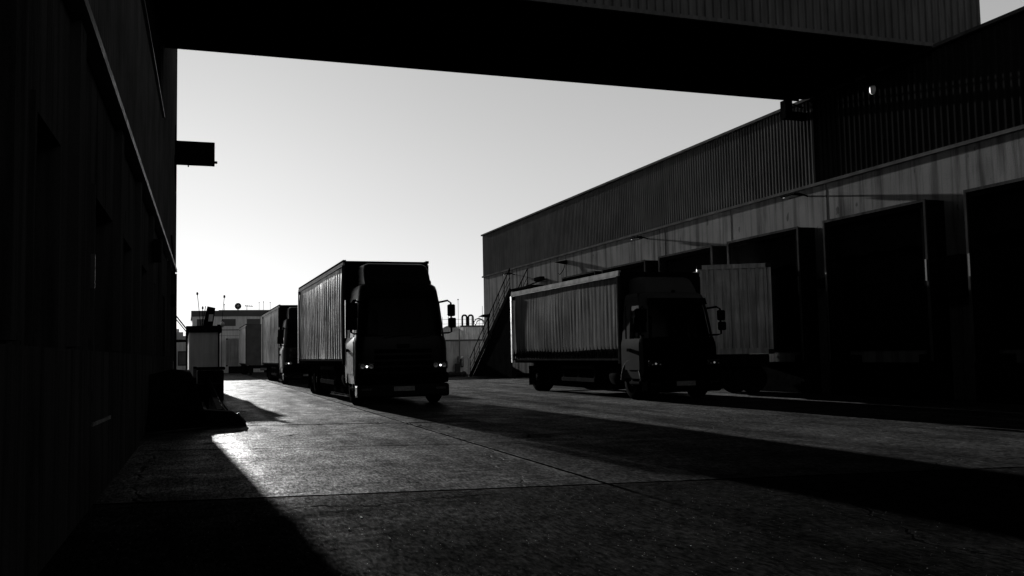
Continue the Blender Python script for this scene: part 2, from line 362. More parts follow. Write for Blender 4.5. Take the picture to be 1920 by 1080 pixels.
MB().tube([(-.05, .2, -.02), (-.05, 4.6, -.32)], .03, 6).build('conduit', M['black'], t)
MB().box(-.2, -.003, -.1, .0, -.04, .04).build('mount', M['black'], t)

# metal stairs at the far end of the dock wall
st = thing('metal_staircase', 'steel stairs with thin railings climbing the far end of the dock wall', 'stairs', (15.5, 51.6, 0))
L, Hh, Wd = 7.2, 4.5, .95
def sp(u, dz=0., x=0.): return (x, -u * L, u * Hh + dz)
for x in (0, Wd):
    MB().prism([(0, 0), (-.28, 0), (-L - .14, Hh - .14), (-L, Hh + .08), (-.0, .16)], 'x', x, x + .05).build('stringer', M['chassis'], st)
    r = MB(); r.tube([sp(0, 1.05, x + .025), sp(1, 1.05, x + .025)], .028, 6); r.tube([sp(0, .62, x + .025), sp(1, .62, x + .025)], .016, 6); r.tube([sp(0, .35, x + .025), sp(1, .35, x + .025)], .016, 6)
    for k in range(9): r.tube([sp(k / 8, .05, x + .025), sp(k / 8, 1.05, x + .025)], .02, 6)
    r.build('railing', M['chassis'], st)
tr = MB()
for k in range(1, 22): tr.box(.05, Wd, -k * L / 22 - .3, -k * L / 22, k * Hh / 22 - .03, k * Hh / 22)
tr.build('treads', M['chassis'], st)
MB().add([(.06, -.4, .02), (.06, -L, .02), (.06, -L, Hh - .15), (.09, -.4, .02), (.09, -L, .02), (.09, -L, Hh - .15)], [(0, 1, 2), (3, 5, 4), (0, 3, 4, 1), (1, 4, 5, 2), (2, 5, 3, 0)]).build('side_screen', M['soffit'], st)
MB().box(.05, 1.2, -L - 3.0, -L - .02, Hh - .1, Hh).build('landing', M['chassis'], st)
t = thing('white_frame', 'pale bracket shaped metal frame standing at the foot of the stairs', 'frame', (15.2, 50.9, 0))
f = MB(); f.box(0, .05, 0, .05, .0, 1.15); f.box(-.32, .0, 0, .05, 1.1, 1.15); f.box(-.16, .0, 0, .05, .42, .47); f.build('post', M['white'], t); MB().box(-.36, -.33, 0, .05, .62, 1.15).build('flap', M['white'], t)
t = thing('rubble_bags', 'low heap of dark sacks on the ground beside the stair foot', 'sacks', (14.5, 51.6, 0))
for k in range(5):
    q = MB(); r = rnd.uniform(.16, .26); q.lathe([(.01, 0), (r, .05), (r * 1.15, .14), (r * .8, .26), (.02, .31)], (-.45 + k * .27, rnd.uniform(-.15, .15), 0), 'z', 10); q.build('sack', M['rust'], t)
t = thing('yard_lamp_post', 'thin lamp post with small tilted head standing behind the stair railing', 'lamp post', (16.15, 50.0, 0))
MB().tube([(0, 0, 0), (0, 0, 3.45)], .06, 8).build('pole', M['chassis'], t); MB().prism([(-.55, 3.36), (.05, 3.3), (.1, 3.5), (-.3, 3.48)], 'y', -.12, .12).build('lamp_head', M['chassis'], t)

# ------------------------------------------------------------------ bridge overhead
BZ, BY0, BY1 = 8.36, 17.15, 22.1
br = thing('overhead_bridge', 'dark enclosed bridge with ribbed sides spanning overhead between the two buildings', 'bridge', (0, 0, BZ))
MB().box(-20, 18.3, BY0 + .05, BY1 - .05, .0, 4.0).build('bridge_body', M['soffit'], br)
rbm = ribs('x', -20, 18.3, .06, 4.0, BY0 + .045, .04, .2, -1); rbm.build('ribbed_side', M['bridge_clad'], br)
rbm = ribs('x', -20, 18.3, .06, 4.0, BY1 - .045, .04, .2, 1); rbm.build('ribbed_side', M['clad_dark'], br)
MB().box(-20, 18.34, BY0 - .03, BY0 + .04, -.03, .055).build('edge_trim', M['bridge_clad'], br); MB().box(-20, 16.6, BY1 - .04, BY1 + .03, -.04, .055).build('edge_trim', M['clad_dark'], br)
for yy in (18.2, 19.8, 21.2): MB().box(-.8, 16.6, yy - .09, yy + .09, -.14, -.003).build('soffit_beam', M['soffit'], br)
t = thing('drain_pipe', 'square bent pipe hanging below the bridge corner at the cladding top', 'pipe', (16.1, 22.0, 8.2))
MB().box(-.02, .22, 0, .24, -.42, .1).build('drop', M['black'], t); MB().box(.22, .8, 0.01, .23, -.42, -.22).build('elbow', M['black'], t); MB().tube([(.28, .1, .02), (.66, .12, -.06)], .03, 6).build('clip', M['steel'], t)
t = thing('dome_camera', 'small white dome fixture catching light beneath the bridge', 'camera', (16.2, 18.6, 7.65))
MB().lathe([(.005, -.12), (.05, -.1), (.075, -.04), (.075, .05), (.06, .1)], (0, 0, 0), 'z', 16).build('dome', M['white'], t); MB().bevbox(-.12, .12, -.12, .12, .1, .45, .02).build('housing', M['black'], t); MB().tube([(0, 0, .45), (0, 0, .74)], .03, 6).build('stem', M['black'], t)

# ------------------------------------------------------------------ building on the left
K = .794
lb = thing('side_warehouse', 'tall dark warehouse on the left with ribbed cladding over a loading dock base', 'warehouse', (-1.19 * K, 0, 1.25 * (1 - K)), -math.atan(.022)); lb.scale = (K, K, K)
LE, LT, LTR = 38.4, 15.5, 4.72
def lp(mb, name, mt, **k): return mb.build(name, M[mt], lb, **k)
lp(MB().box(-26, -.08, -34, LE - .03, LTR, LT), 'upper_wall', 'clad_dark')
WY0, WY1, WZ0 = 17.6, 27.2, 8.0
lp(ribs('y', -34, LE, LTR + .06, WZ0, -.05, .05, .22, 1), 'ribbed_cladding', 'clad_left')
lp(ribs('y', WY1, LE, WZ0 + .003, LT, -.05, .05, .22, 1), 'ribbed_cladding', 'clad_left', label='strip of cladding beyond the dark window band')
lp(MB().box(-.079, -.06, WY0, WY1, WZ0, LT - 1), 'window_band', 'soffit'); lp(MB().box(-.078, .06, WY0, WY1, WZ0 - .05, WZ0 + .01), 'window_sill', 'flash_light')
lp(MB().box(-.1, .08, -34, LE + .04, LTR - .07, LTR + .04), 'trim_flashing', 'flash_light')
lp(MB().box(-.06, .04, LE - .02, LE + .04, LTR + .06, LT), 'corner_trim', 'clad_left')
# lower storey: concrete between dark dock openings
op = [(4.2, 6.6), (7.9, 9.4), (11.9, 14.4), (15.5, 18.0), (20.0, 22.6), (24.2, 26.2), (29.5, 32.0)]
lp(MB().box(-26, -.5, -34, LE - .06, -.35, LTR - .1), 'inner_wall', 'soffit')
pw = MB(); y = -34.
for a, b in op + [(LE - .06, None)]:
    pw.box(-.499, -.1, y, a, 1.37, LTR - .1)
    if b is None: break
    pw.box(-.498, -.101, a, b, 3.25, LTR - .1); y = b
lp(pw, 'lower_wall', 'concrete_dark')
for a, b in op:
    d = MB().box(-.46, -.43, a, b, 1.37, 3.25); lp(d, 'dock_door', 'black')
    lp(MB().box(-.1, -.06, a - .1, a, 1.37, 3.33), 'door_jamb', 'concrete_dark')
for y in (6.9, 10.1, 14.75, 18.9, 23.3, 27.6, 33.6): lp(MB().box(-.1, .0, y - .22, y + .22, 1.4, LTR - .11), 'pilaster', 'concrete_dark')
lp(MB().box(-.097, -.05, 11.79, 11.83, 2.1, 2.5), 'marker_plate', 'flash_light')
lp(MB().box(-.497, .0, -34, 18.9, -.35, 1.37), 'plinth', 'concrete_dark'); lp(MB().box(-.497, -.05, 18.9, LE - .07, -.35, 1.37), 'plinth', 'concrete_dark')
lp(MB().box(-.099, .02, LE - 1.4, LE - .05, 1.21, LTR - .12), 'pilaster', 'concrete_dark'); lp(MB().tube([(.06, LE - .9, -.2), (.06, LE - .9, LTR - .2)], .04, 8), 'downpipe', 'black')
lp(MB().bevbox(0, .16, 33.9, 34.5, 3.1, 3.5, .02), 'junction_box', 'black')
lp(MB().bevbox(0, .16, 22.9, 23.4, 3.55, 4.05, .02), 'alarm_box', 'chassis')
lp(MB().tube([(.05, 33, 5.4), (.05, 38, 3.9)], .03, 6), 'stay_cable', 'black')
sg = thing('projecting_sign', 'black box sign sticking out from the corner of the tall left building', 'sign', (-.3, 38.1 * K, 1.25 + 8.05 * K)); sg.scale = (K, K, K)
MB().bevbox(.0, 1.48, -.12, .12, -.46, .46, .02).build('sign_box', M['black'], sg); MB().bevbox(1.48, 1.58, -.05, .05, -.36, -.27, .01).build('end_lamp', M['black'], sg)
MB().prism([(-.6, .95), (.5, .95), (.9, .5), (.9, -.9), (.4, -1.1), (-.6, -.9)], 'x', -.03, .05).build('wall_plate', M['black'], sg); MB().tube([(.04, -1.9, -.5), (.04, .1, -1.5)], .03, 6).build('stay', M['black'], sg); MB().tube([(.5, 0, -.46), (.5, 0, -.54)], .025, 6).build('stud', M['black'], sg)

# loading ramp and striped barrier at the foot of the left building
t = thing('loading_ramp', 'low dark steel loading ramp with pale lower edge along the left building', 'ramp', (0, 0, 0))
MB().prism([(-.6, 0), (.45, 0), (.15, .96), (-.6, 1.0)], 'y', 17.9, 29).build('ramp_body', M['black'], t)
MB().add([(-.6, 16.9, .012), (.42, 17.88, .012), (.42, 17.88, .28), (-.6, 17.88, .5), (-.6, 17.88, .012)], [(0, 1, 2, 3), (0, 3, 4), (0, 4, 1), (1, 4, 3, 2)]).build('ramp_lip', M['cab_dark'], t)
MB().tube([(-.6, 16.85, .03), (.45, 17.88, .03)], .02, 6).build('lower_edge', M['steel'], t)
sb = thing('striped_barrier', 'long sloping safety barrier with worn pale stripes beside the loading ramp', 'barrier', (0, 0, 0))
def bar(y): k = .42 + .58 * (y - 18.7) / 10.8; return [(.56, y, 0), (1.0, y, 0), (.86, y, .3 * k), (.7, y, .72 * k), (.6, y, .72 * k)]
q = MB(); v = bar(18.7) + bar(29.5); q.add(v, [(0, 1, 2, 3, 4), (9, 8, 7, 6, 5)] + [(i, i + 5, (i + 1) % 5 + 5, (i + 1) % 5) for i in range(5)]); q.build('rail', M['chassis'], sb)
q = MB()
for k in range(10):
    y = 19.4 + k * .98; A, B = bar(y), bar(y + .45); lo0, hi0, lo1, hi1 = [Vector(p) for p in (A[2], A[3], B[2], B[3])]; n_ = Vector((.012, 0, .006))
    p = [lo0 + n_ * .3, hi0 + n_ * .3, hi1 + n_ * .3, lo1 + n_ * .3, lo0 + n_, hi0 + n_, hi1 + n_, lo1 + n_]
    q.add(p, [(0, 1, 2, 3), (4, 7, 6, 5), (0, 4, 5, 1), (1, 5, 6, 2), (2, 6, 7, 3), (3, 7, 4, 0)])
q.build('stripes', M['flash'], sb)
MB().prism([(.2, 0), (1.12, 0), (1.06, .14), (.86, .27), (.2, .34)], 'y', 18.25, 18.69).build('nose_block', M['black'], sb); MB().tube([(.95, 18.24, .24), (1.1, 18.24, .06)], .018, 6).build('nose_bar', M['flash_light'], sb)
t = thing('dark_bin', 'squat dark lidded bin standing at the far end of the striped barrier', 'bin', (.77, 30.2, 0))
MB().bevbox(-.38, .38, -.4, .4, .0, .92, .04).build('bin_body', M['black'], t); MB().bevbox(-.42, .42, -.44, .44, .93, 1.02, .03).build('lid', M['black'], t); MB().box(-.36, .36, -.46, -.445, .5, .55).build('handle', M['steel'], t)
t = thing('marker_post', 'short dark post with a small pale reflector beside the ramp end', 'post', (.31, 29.4, 0))
MB().box(-.05, .05, -.05, .05, 0, 1.05).build('post', M['black'], t); MB().box(-.045, .045, -.06, -.052, .72, .98).build('reflector', M['rust'], t)
lp(MB().prism([(11.09, .55), (13.12, .516), (13.12, .557), (11.18, .586)], 'x', .003, .02), 'kick_strip', 'flash_light')

# scraps of litter on the near paving
for k, (x, y, lab) in enumerate([(.86, 6.98, 'leftmost pale scrap of litter just inside the sunlit near paving'), (.98, 7.21, 'pale scrap of litter on the near paving, second from the shadow edge'), (.93, 6.3, 'thin pale scrap near the bottom of the picture by the shadow edge'), (1.3, 7.35, 'small pale scrap of litter just before the crosswise joint'), (1.33, 6.42, 'lone pale scrap right of the others near the bottom edge'), (1.13, 6.9, 'tiny pale scrap in the middle of the litter on the near paving')]):
    q = MB(); a = rnd.uniform(0, 3); w, l = .007, rnd.uniform(.012, .022)
    pts = [(-l, -w, .004), (l * .6, -w * 1.2, .006), (l, w * .3, .02), (l * .2, w * 1.3, .012), (-l * .9, w, .004)]
    q.add(pts + [(u, v, z + .003) for u, v, z in pts], [(4, 3, 2, 1, 0), (5, 6, 7, 8, 9)] + [(i, (i + 1) % 5, (i + 1) % 5 + 5, i + 5) for i in range(5)])
    o = q.build('paper_scrap', M['white']); o.location = (x, y, 0); o.rotation_euler = (0, 0, a); tag(o, lab, 'litter', 'pale scraps of litter on the near paving')

# ------------------------------------------------------------------ booth, gate canopy and masts in the distance on the left
bt = thing('site_booth', 'pale panelled gate booth with thick dark flat roof at the end of the lane', 'booth', (.15, 33, 0))
MB().box(0, .98, 0, 9, 0, 2.16).build('wall', M['booth'], bt); MB().box(-.09, 1.05, -.1, 9.1, 2.16, 2.38).build('roof', M['black'], bt)
MB().box(.0, .05, -.03, -.004, 0, 2.16).build('corner_strip', M['alu'], bt); MB().box(.93, .978, -.03, -.004, 0, 2.16).build('corner_strip', M['chassis'], bt); MB().box(.06, .92, -.02, -.004, 0, .45).build('skirting', M['chassis'], bt)
t = thing('tilted_floodlight', 'boxy black unit with pale square panel tilted on the booth roof', 'floodlight', (.92, 40, 2.38)); t.scale = (.94, .94, 1.1)
MB().add([(-.26, -.1, 0), (.16, -.1, 0), (.3, -.1, .88), (-.03, -.1, .94), (-.26, .3, 0), (.16, .3, 0), (.3, .3, .88), (-.03, .3, .94)], [(0, 1, 2, 3), (4, 7, 6, 5), (0, 4, 5, 1), (1, 5, 6, 2), (2, 6, 7, 3), (3, 7, 4, 0)]).build('housing', M['black'], t)
MB().add([(-.0, -.11, .38), (.17, -.11, .38), (.21, -.11, .64), (.04, -.11, .64)], [(0, 1, 2, 3)]).build('panel', M['white'], t); MB().tube([(-.3, 0, 0), (-.1, 0, .95)], .015, 6).build('strut', M['black'], t)
def mast(name, label, pts, r, tip):
    o = thing(name, label, 'mast', pts[0]); b = Vector(pts[0]); MB().tube([Vector(p) - b for p in pts], r, 6).build('pole', M['chassis'], o)
    e = Vector(pts[-1]) - b; MB().lathe([(.005, -.06), (tip, -.03), (tip, .03), (.005, .06)], e, 'z', 8).build('tip', M['black'], o); return o
mast('whip_mast', 'leaning whip mast rising from the booth roof left of the tilted black unit', [(.55, 34, 2.33), (.425, 34, 3.53)], .011, .035)
mast('thin_mast', 'tall thin mast with bulb tip right of the gate booth', [(1.235, 34, 0), (1.235, 34, 2.53), (1.32, 34, 3.43)], .01, .035)
mast('short_mast', 'short thin rod beside the tilted black unit on the booth roof', [(.585, 33.3, 2.33), (.59, 33.3, 3.0)], .01, .03)
t = thing('corner_lamp', 'small lamp fixed to the right edge of the booth roof', 'lamp', (1.21, 32.95, 2.33)); MB().lathe([(.005, 0), (.06, .03), (.07, .14), (.005, .2)], (0, 0, 0), 'z', 10).build('lamp_body', M['alu'], t); MB().box(-.16, .02, -.02, .02, .05, .09).build('bracket', M['black'], t)
gc = thing('gate_canopy', 'flat canopy frame with diagonal stays between the left building and the booth', 'canopy', (-.45, 43, 0))
MB().box(.52, .62, -.05, .05, 0, 2.5).build('post', M['black'], gc); MB().box(-.5, .52, -.08, .08, 2.02, 2.14).build('beam', M['black'], gc)
MB().tube([(-.02, 0, 3.35), (.62, 0, 2.5)], .03, 6).build('stay', M['black'], gc); MB().tube([(-.02, 0, 3.2), (.56, 0, 2.45)], .022, 6).build('stay', M['black'], gc)
gh = thing('gatehouse', 'pale low gatehouse with windows seen under the canopy frame', 'building', (-1.8, 62, 0))
MB().box(0, 2.2, 0, 4, 0, 2.5).build('wall', M['far_wall'], gh); MB().box(-.1, 2.0, -.1, 3.5, 2.5, 2.75).build('roof', M['booth'], gh); MB().box(.7, 1.75, .2, 3, 2.75, 3.0).build('roof_step', M['booth'], gh); MB().box(.95, 1.5, .2, 3, 3.0, 3.2).build('roof_step', M['white'], gh)
for a, b, z0, z1 in ((1.0, 1.25, .5, 1.6), (1.45, 2.0, .9, 1.8)):
    w = MB().box(a, b, -.04, -.004, z0, z1).build('window', M['chassis'], gh); MB().box(a + .05, b - .05, -.055, -.042, z0 + .06, z1 - .06).build('pane', M['flash_light'], gh)

# far building behind the queue
fb = thing('far_building', 'low pale industrial building with dark roof band and dish in the distance', 'building', (.7, 90, 0))
MB().box(0, 12, 0, 10, 0, 5.2).build('wall', M['far_wall'], fb); MB().box(-.1, 2.3, -.12, 10, 5.2, 5.72).build('roof_band', M['far_roof'], fb); MB().box(2.3, 12.1, -.12, 10, 5.2, 5.78).build('roof_band', M['far_roof'], fb)
MB().box(0, 12, -.03, -.004, 3.9, 3.98).build('string_course', M['far_roof'], fb); MB().box(0, 12, -.025, -.004, 3.4, 3.43).build('string_course', M['far_roof'], fb)
for k in range(5): w = MB().box(.4 + k * 2.2, 1.6 + k * 2.2, -.03, -.004, 4.3, 4.95).build('window', M['far_roof'], fb)
d = thing('satellite_dish', 'round dish with dark cross braces on the far building roof', 'dish', (4.7, 89.9, 5.78))
MB().lathe([(.01, .06), (.16, .04), (.28, -.02), (.3, -.05), (.28, -.04), (.15, .02), (.01, .05)], (0, 0, .35), 'y', 20).build('dish', M['chassis'], d); q = MB()
for a in (.3, 1.35, 2.4): q.tube([(.2 * math.cos(a), -.06, .35 + .2 * math.sin(a)), (-.2 * math.cos(a), -.06, .35 - .2 * math.sin(a))], .02, 5)
q.build('brace', M['booth'], d); MB().tube([(0, 0, 0), (0, 0, .1)], .05, 6).build('foot', M['chassis'], d)
for x, h, lab in ((3.5, .5, 'short rod on the far roof, left of the round dish'), (6.6, .7, 'left of a close pair of rods on the far roof'), (7.0, .75, 'right of a close pair of rods on the far roof'), (7.6, .7, 'roof rod farthest right, beside the queue of trucks')):
    mast('roof_rod', lab, [(x, 89.95, 5.78), (x, 89.95, 5.78 + h)], .018, .04)['group'] = 'rods on the far building roof'
t = thing('roof_antenna', 'small comb shaped aerial right of the dish on the far roof', 'antenna', (5.5, 89.95, 5.78)); MB().tube([(0, 0, 0), (0, 0, .42)], .025, 6).build('pole', M['chassis'], t); q = MB().tube([(-.2, 0, .4), (.55, 0, .32)], .025, 6)
for k in range(4): q.tube([(-.1 + k * .18, 0, .28), (-.1 + k * .18, 0, .5)], .018, 5)
q.build('comb', M['chassis'], t)

# ------------------------------------------------------------------ far end of the yard, right
bwl = MB().box(6.5, 32, 57.5, 57.9, 0, 2.12); bwl = bwl.build('boundary_wall', M['far_brick']); tag(bwl, 'plain grey boundary wall closing the far end of the yard', 'wall')
MB().box(6.45, 32, 57.45, 57.95, 2.125, 2.22).build('coping', M['far_roof'], bwl)
t = thing('standpipe', 'slender pipe with valve box fixed to the far boundary wall', 'pipe', (16.55, 57.3, 0)); MB().tube([(0, 0, 0), (0, 0, 2.9)], .035, 6).build('pipe', M['flash'], t); MB().bevbox(-.14, .0, -.12, .06, .75, 1.15, .02).build('valve_box', M['flash'], t); MB().bevbox(.06, .22, -.12, .06, .45, 1.0, .02).build('valve_box', M['steel'], t); MB().bevbox(-.3, -.05, -.12, .06, .05, .7, .02).build('valve_box', M['steel'], t)
t = thing('storage_tank', 'round topped storage tank rising behind the boundary wall', 'tank', (20.9, 75, 0)); MB().lathe([(.95, 0), (.95, 3.0), (.86, 3.3), (.6, 3.55), (.3, 3.66), (.01, 3.7)], (0, 0, 0), 'z', 24).build('shell', M['tank'], t)
t = thing('storage_tank', 'smaller pale tank right of the round topped one behind the wall', 'tank', (21.95, 75.6, 0)); MB().lathe([(.42, 0), (.42, 2.85), (.3, 3.2), (.01, 3.35)], (0, 0, 0), 'z', 20).build('shell', M['tank'], t)
pl = thing('plant_building', 'ribbed plant building with twin looped pipes behind the boundary wall', 'building', (22.1, 76, 0)); MB().box(.05, 4, .06, 6, 0, 3.6).build('wall', M['tank'], pl); ribs('x', 0, 4, 0, 3.55, .05, .05, .25, -1).build('ribbed_front', M['box_grey'], pl); MB().box(-.05, 4, -.06, 6, 3.6, 3.72).build('roof', M['far_roof'], pl)
for k in range(2):
    x = .28 + k * .55; MB().tube([(x, .5, 3.7), (x, .5, 4.45)] + [(x + .2 - .2 * math.cos(a), .5, 4.45 + .16 * math.sin(a)) for a in (.6, 1.2, 1.9, 2.5)] + [(x + .4, .5, 4.45), (x + .4, .5, 3.7)], .085, 8).build('looped_pipe', M['chassis'], pl)
MB().tube([(1.75 + .5 * math.cos(a), .5, 3.72 + .62 * math.sin(a)) for a in (3.1, 2.6, 2.1, 1.57, 1.05, .5, .05)], .05, 6).build('curved_pipe', M['tank'], pl); MB().tube([(2.0 + .5 * math.cos(a), .7, 3.72 + .5 * math.sin(a)) for a in (3.1, 2.6, 2.1, 1.57, 1.05, .5, .05)], .05, 6).build('curved_pipe', M['tank'], pl)
q = MB()
for x in (-1.7, -1.2, -.7, -.3, 1.4, 2.1, 2.7): q.tube([(x, 1.5, 3.0), (x, 1.5, 4.5)], .016, 5)
for z in (3.9, 4.3): q.tube([(-1.7, 1.5, z), (2.7, 1.5, z)], .014, 5)
q.build('roof_railing', M['chassis'], pl)
for x, y, h, lab in ((21.6, 75, 5.85, 'tallest thin mast with a knob above the storage tanks'), (21.0, 75.9, 5.2, 'thin bare mast above the round topped tank'), (24.0, 75.9, 5.3, 'thin bare mast right of the looped pipes')):
    mast('plant_mast', lab, [(x, y, 2.5), (x, y, h)], .016, .06 if h > 5.5 else .02)['group'] = 'masts over the plant'

# ------------------------------------------------------------------ trucks
def cab_rows(k, hw, ztop):
    """outline data per height: (z, front y, half width, corner radius)"""
    z = lambda f: .55 + (ztop - .55) * f
    return [(z(0), .02, hw * .985, .2), (z(.1), 0, hw, .22), (z(.2), 0, hw, .22), (z(.34), .01, hw, .22), (z(.4), .03, hw, .23), (z(.46), .05, hw * .965, .24), (z(.62), .11, hw * .94, .26), (z(.78), .17, hw * .91, .28),
            (z(.845), .2, hw * .89, .3), (z(.92), .25, hw * .87, .3), (z(.965), .31, hw * .85, .3), (z(.99), .42, hw * .8, .3), (z(1.), .58, hw * .72, .3)]
def cab_pt(row, j, depth, off=0.):
    z, fy, w, r = row; w += off; fy -= off
    ys = [depth, depth - .22, depth - .42, depth * .56, depth * .42, max(fy + r + .06, depth * .26)]
    if j < 6: return (-w, ys[j], z)
    j -= 6
    if j <= 5: a = j / 5 * PI / 2; return (-w + r - r * math.cos(a), fy + r - r * math.sin(a), z)
    j -= 5
    if j <= 6: return (-(w - r) + 2 * (w - r) * j / 6, fy - .03 * math.sin(PI * j / 6), z)
    j -= 6
    if j <= 5: a = j / 5 * PI / 2; return (w - r + r * math.sin(a), fy + r - r * math.cos(a), z)
    j -= 6
    return (w, ys[5 - j], z)
NJ = 6 + 6 + 6 + 5 + 6      # columns 0..28
def patch(rows, j0, j1, i0, i1, depth, off):
    mb = MB(); n = j1 - j0 + 1
    v = [cab_pt(rows[i], j, depth, off) for i in range(i0, i1 + 1) for j in range(j0, j1 + 1)]
    return mb.add(v, [(i * n + j, i * n + j + 1, (i + 1) * n + j + 1, (i + 1) * n + j) for i in range(i1 - i0) for j in range(n - 1)], True)

def wheel(root, x, y, r, w, name='wheel'):
    o = MB().lathe([(r * .62, -w / 2), (r * .9, -w / 2), (r, -w / 2 + .05), (r, w / 2 - .05), (r * .9, w / 2), (r * .62, w / 2)], (x, y, r), 'x', 28).build(name, M['tyre'], root)
    s = -1 if x < 0 else 1
    q = MB().lathe([(r * .63, s * w * .35), (r * .55, s * w * .12), (r * .3, s * w * .1), (r * .26, s * w * .42), (.01, s * w * .44)], (x, y, r), 'x', 24)
    for k in range(8): a = k * PI / 4; q.tube([(x + s * w * .1, y + r * .42 * math.cos(a), r + r * .42 * math.sin(a)), (x + s * w * .2, y + r * .42 * math.cos(a), r + r * .42 * math.sin(a))], .025, 6)
    q.build('rim', M['rim'], o)

def make_box(root, hw, y0, y1, z0, z1, curtain, seed, nf, straps, amp=.03, bright=False, front='bulkhead'):
    R = random.Random(seed); L = y1 - y0
    MB().box(-hw, hw, y0, y0 + .06, z0, z1).build('front_bulkhead', M[front], root)
    MB().box(-hw + .05, hw - .05, y0 + .07, y1 - .02, z1 - .06, z1 + .01).build('roof', M['bulkhead'], root)
    MB().box(-hw + .06, hw - .06, y0 + .07, y1 - .03, z0 + .0, z0 + .13).build('load_floor', M['chassis'], root)
    MB().box(-hw + .02, hw - .02, y1 - .05, y1, z0 + .14, z1 - .07).build('rear_door', M['bulkhead'], root)
    ph = [R.uniform(-.5, .5) for _ in range(nf + 2)]; am = [R.uniform(.55, 1.35) for _ in range(nf + 2)]; dr = [R.uniform(-1, 1) for _ in range(nf + 2)]
    for s in (-1, 1):
        def fn(u, v, s=s):
            f = u * nf; i = int(min(f, nf - 1e-6)); fr = f - i
            fade = min(1, .35 + 1.2 * v) * min(1, .25 + (1 - v) * 3)
            c = (am[i] * (1 - fr) + am[i + 1] * fr) * math.sin(2 * PI * (f + .18 * math.sin(v * 3 + ph[i] * 2)) + .5 * ph[i])
            sag = .018 * math.sin(PI * v) + .006 * math.sin(9 * u + 5 * v) + .06 * amp * math.sin(23 * u + 11 * v)
            return (s * (hw - .005 + amp * .5 * c * fade + sag), y0 + .09 + u * (L - .19), z0 + .15 + v * (z1 - z0 - .27))
        MB().grid(fn, nf * 8, 14).build('side_curtain', M[curtain], root)
        MB().box(s * hw - .05, s * hw + .03, y0 + .005, y1, z1 - .115, z1 - .085).box(s * hw - .05, s * hw + .012, y0 + .005, y1, z1 - .083, z1 - .04).build('top_rail', M['roof_edge'], root)
        MB().box(s * hw - .04, s * hw + .034, y0 + .004, y1, z1 - .128, z1 - .116).build('rail_lip', M['alu'], root)
        MB().box(s * hw - .04, s * hw + .04, y0, y1, z1 - .038, z1 + .03).build('roof_edge', M['roof_edge' if bright else 'chassis'], root)
        MB().box(s * hw - .05, s * hw + .025, y0 + .062, y1 - .052, z0 + .085, z0 + .14).build('side_rail', M['steel'], root)
        MB().box(s * hw - .07, s * hw + .03, y0 + .001, y0 + .085, z0, z1 - .12).build('corner_post', M['steel'], root)
        MB().box(s * hw - .07, s * hw - .022, y1 - .09, y1 + .01, z0, z1 - .12).build('corner_post', M['alu'], root)
        MB().bevbox(s * hw - .03, s * hw + .06, y1 - .28, y1 - .1, z1 - .25, z1 - .13, .01).build('rail_end', M['chassis'], root)
        if straps:
            q = MB()
            for k in range(nf):
                y = y0 + .09 + (k + .5) / nf * (L - .19); x = s * (hw + .042)
                q.add([(x, y, z0 + .1), (x + s * .012, y - .03, z0 + .17), (x + s * .015, y - .055, z0 + .26), (x, y - .02, z0 + .36), (x - s * .01, y, z0 + .5), (x, y + .02, z0 + .36), (x + s * .015, y + .055, z0 + .26), (x + s * .012, y + .03, z0 + .17), (x - s * .05, y, z0 + .26)],
                      [(0, 1, 2, 3, 4, 5, 6, 7)] + [(8, (i + 1) % 8, i) for i in range(8)])
            q.build('curtain_straps', M['strap'], root)

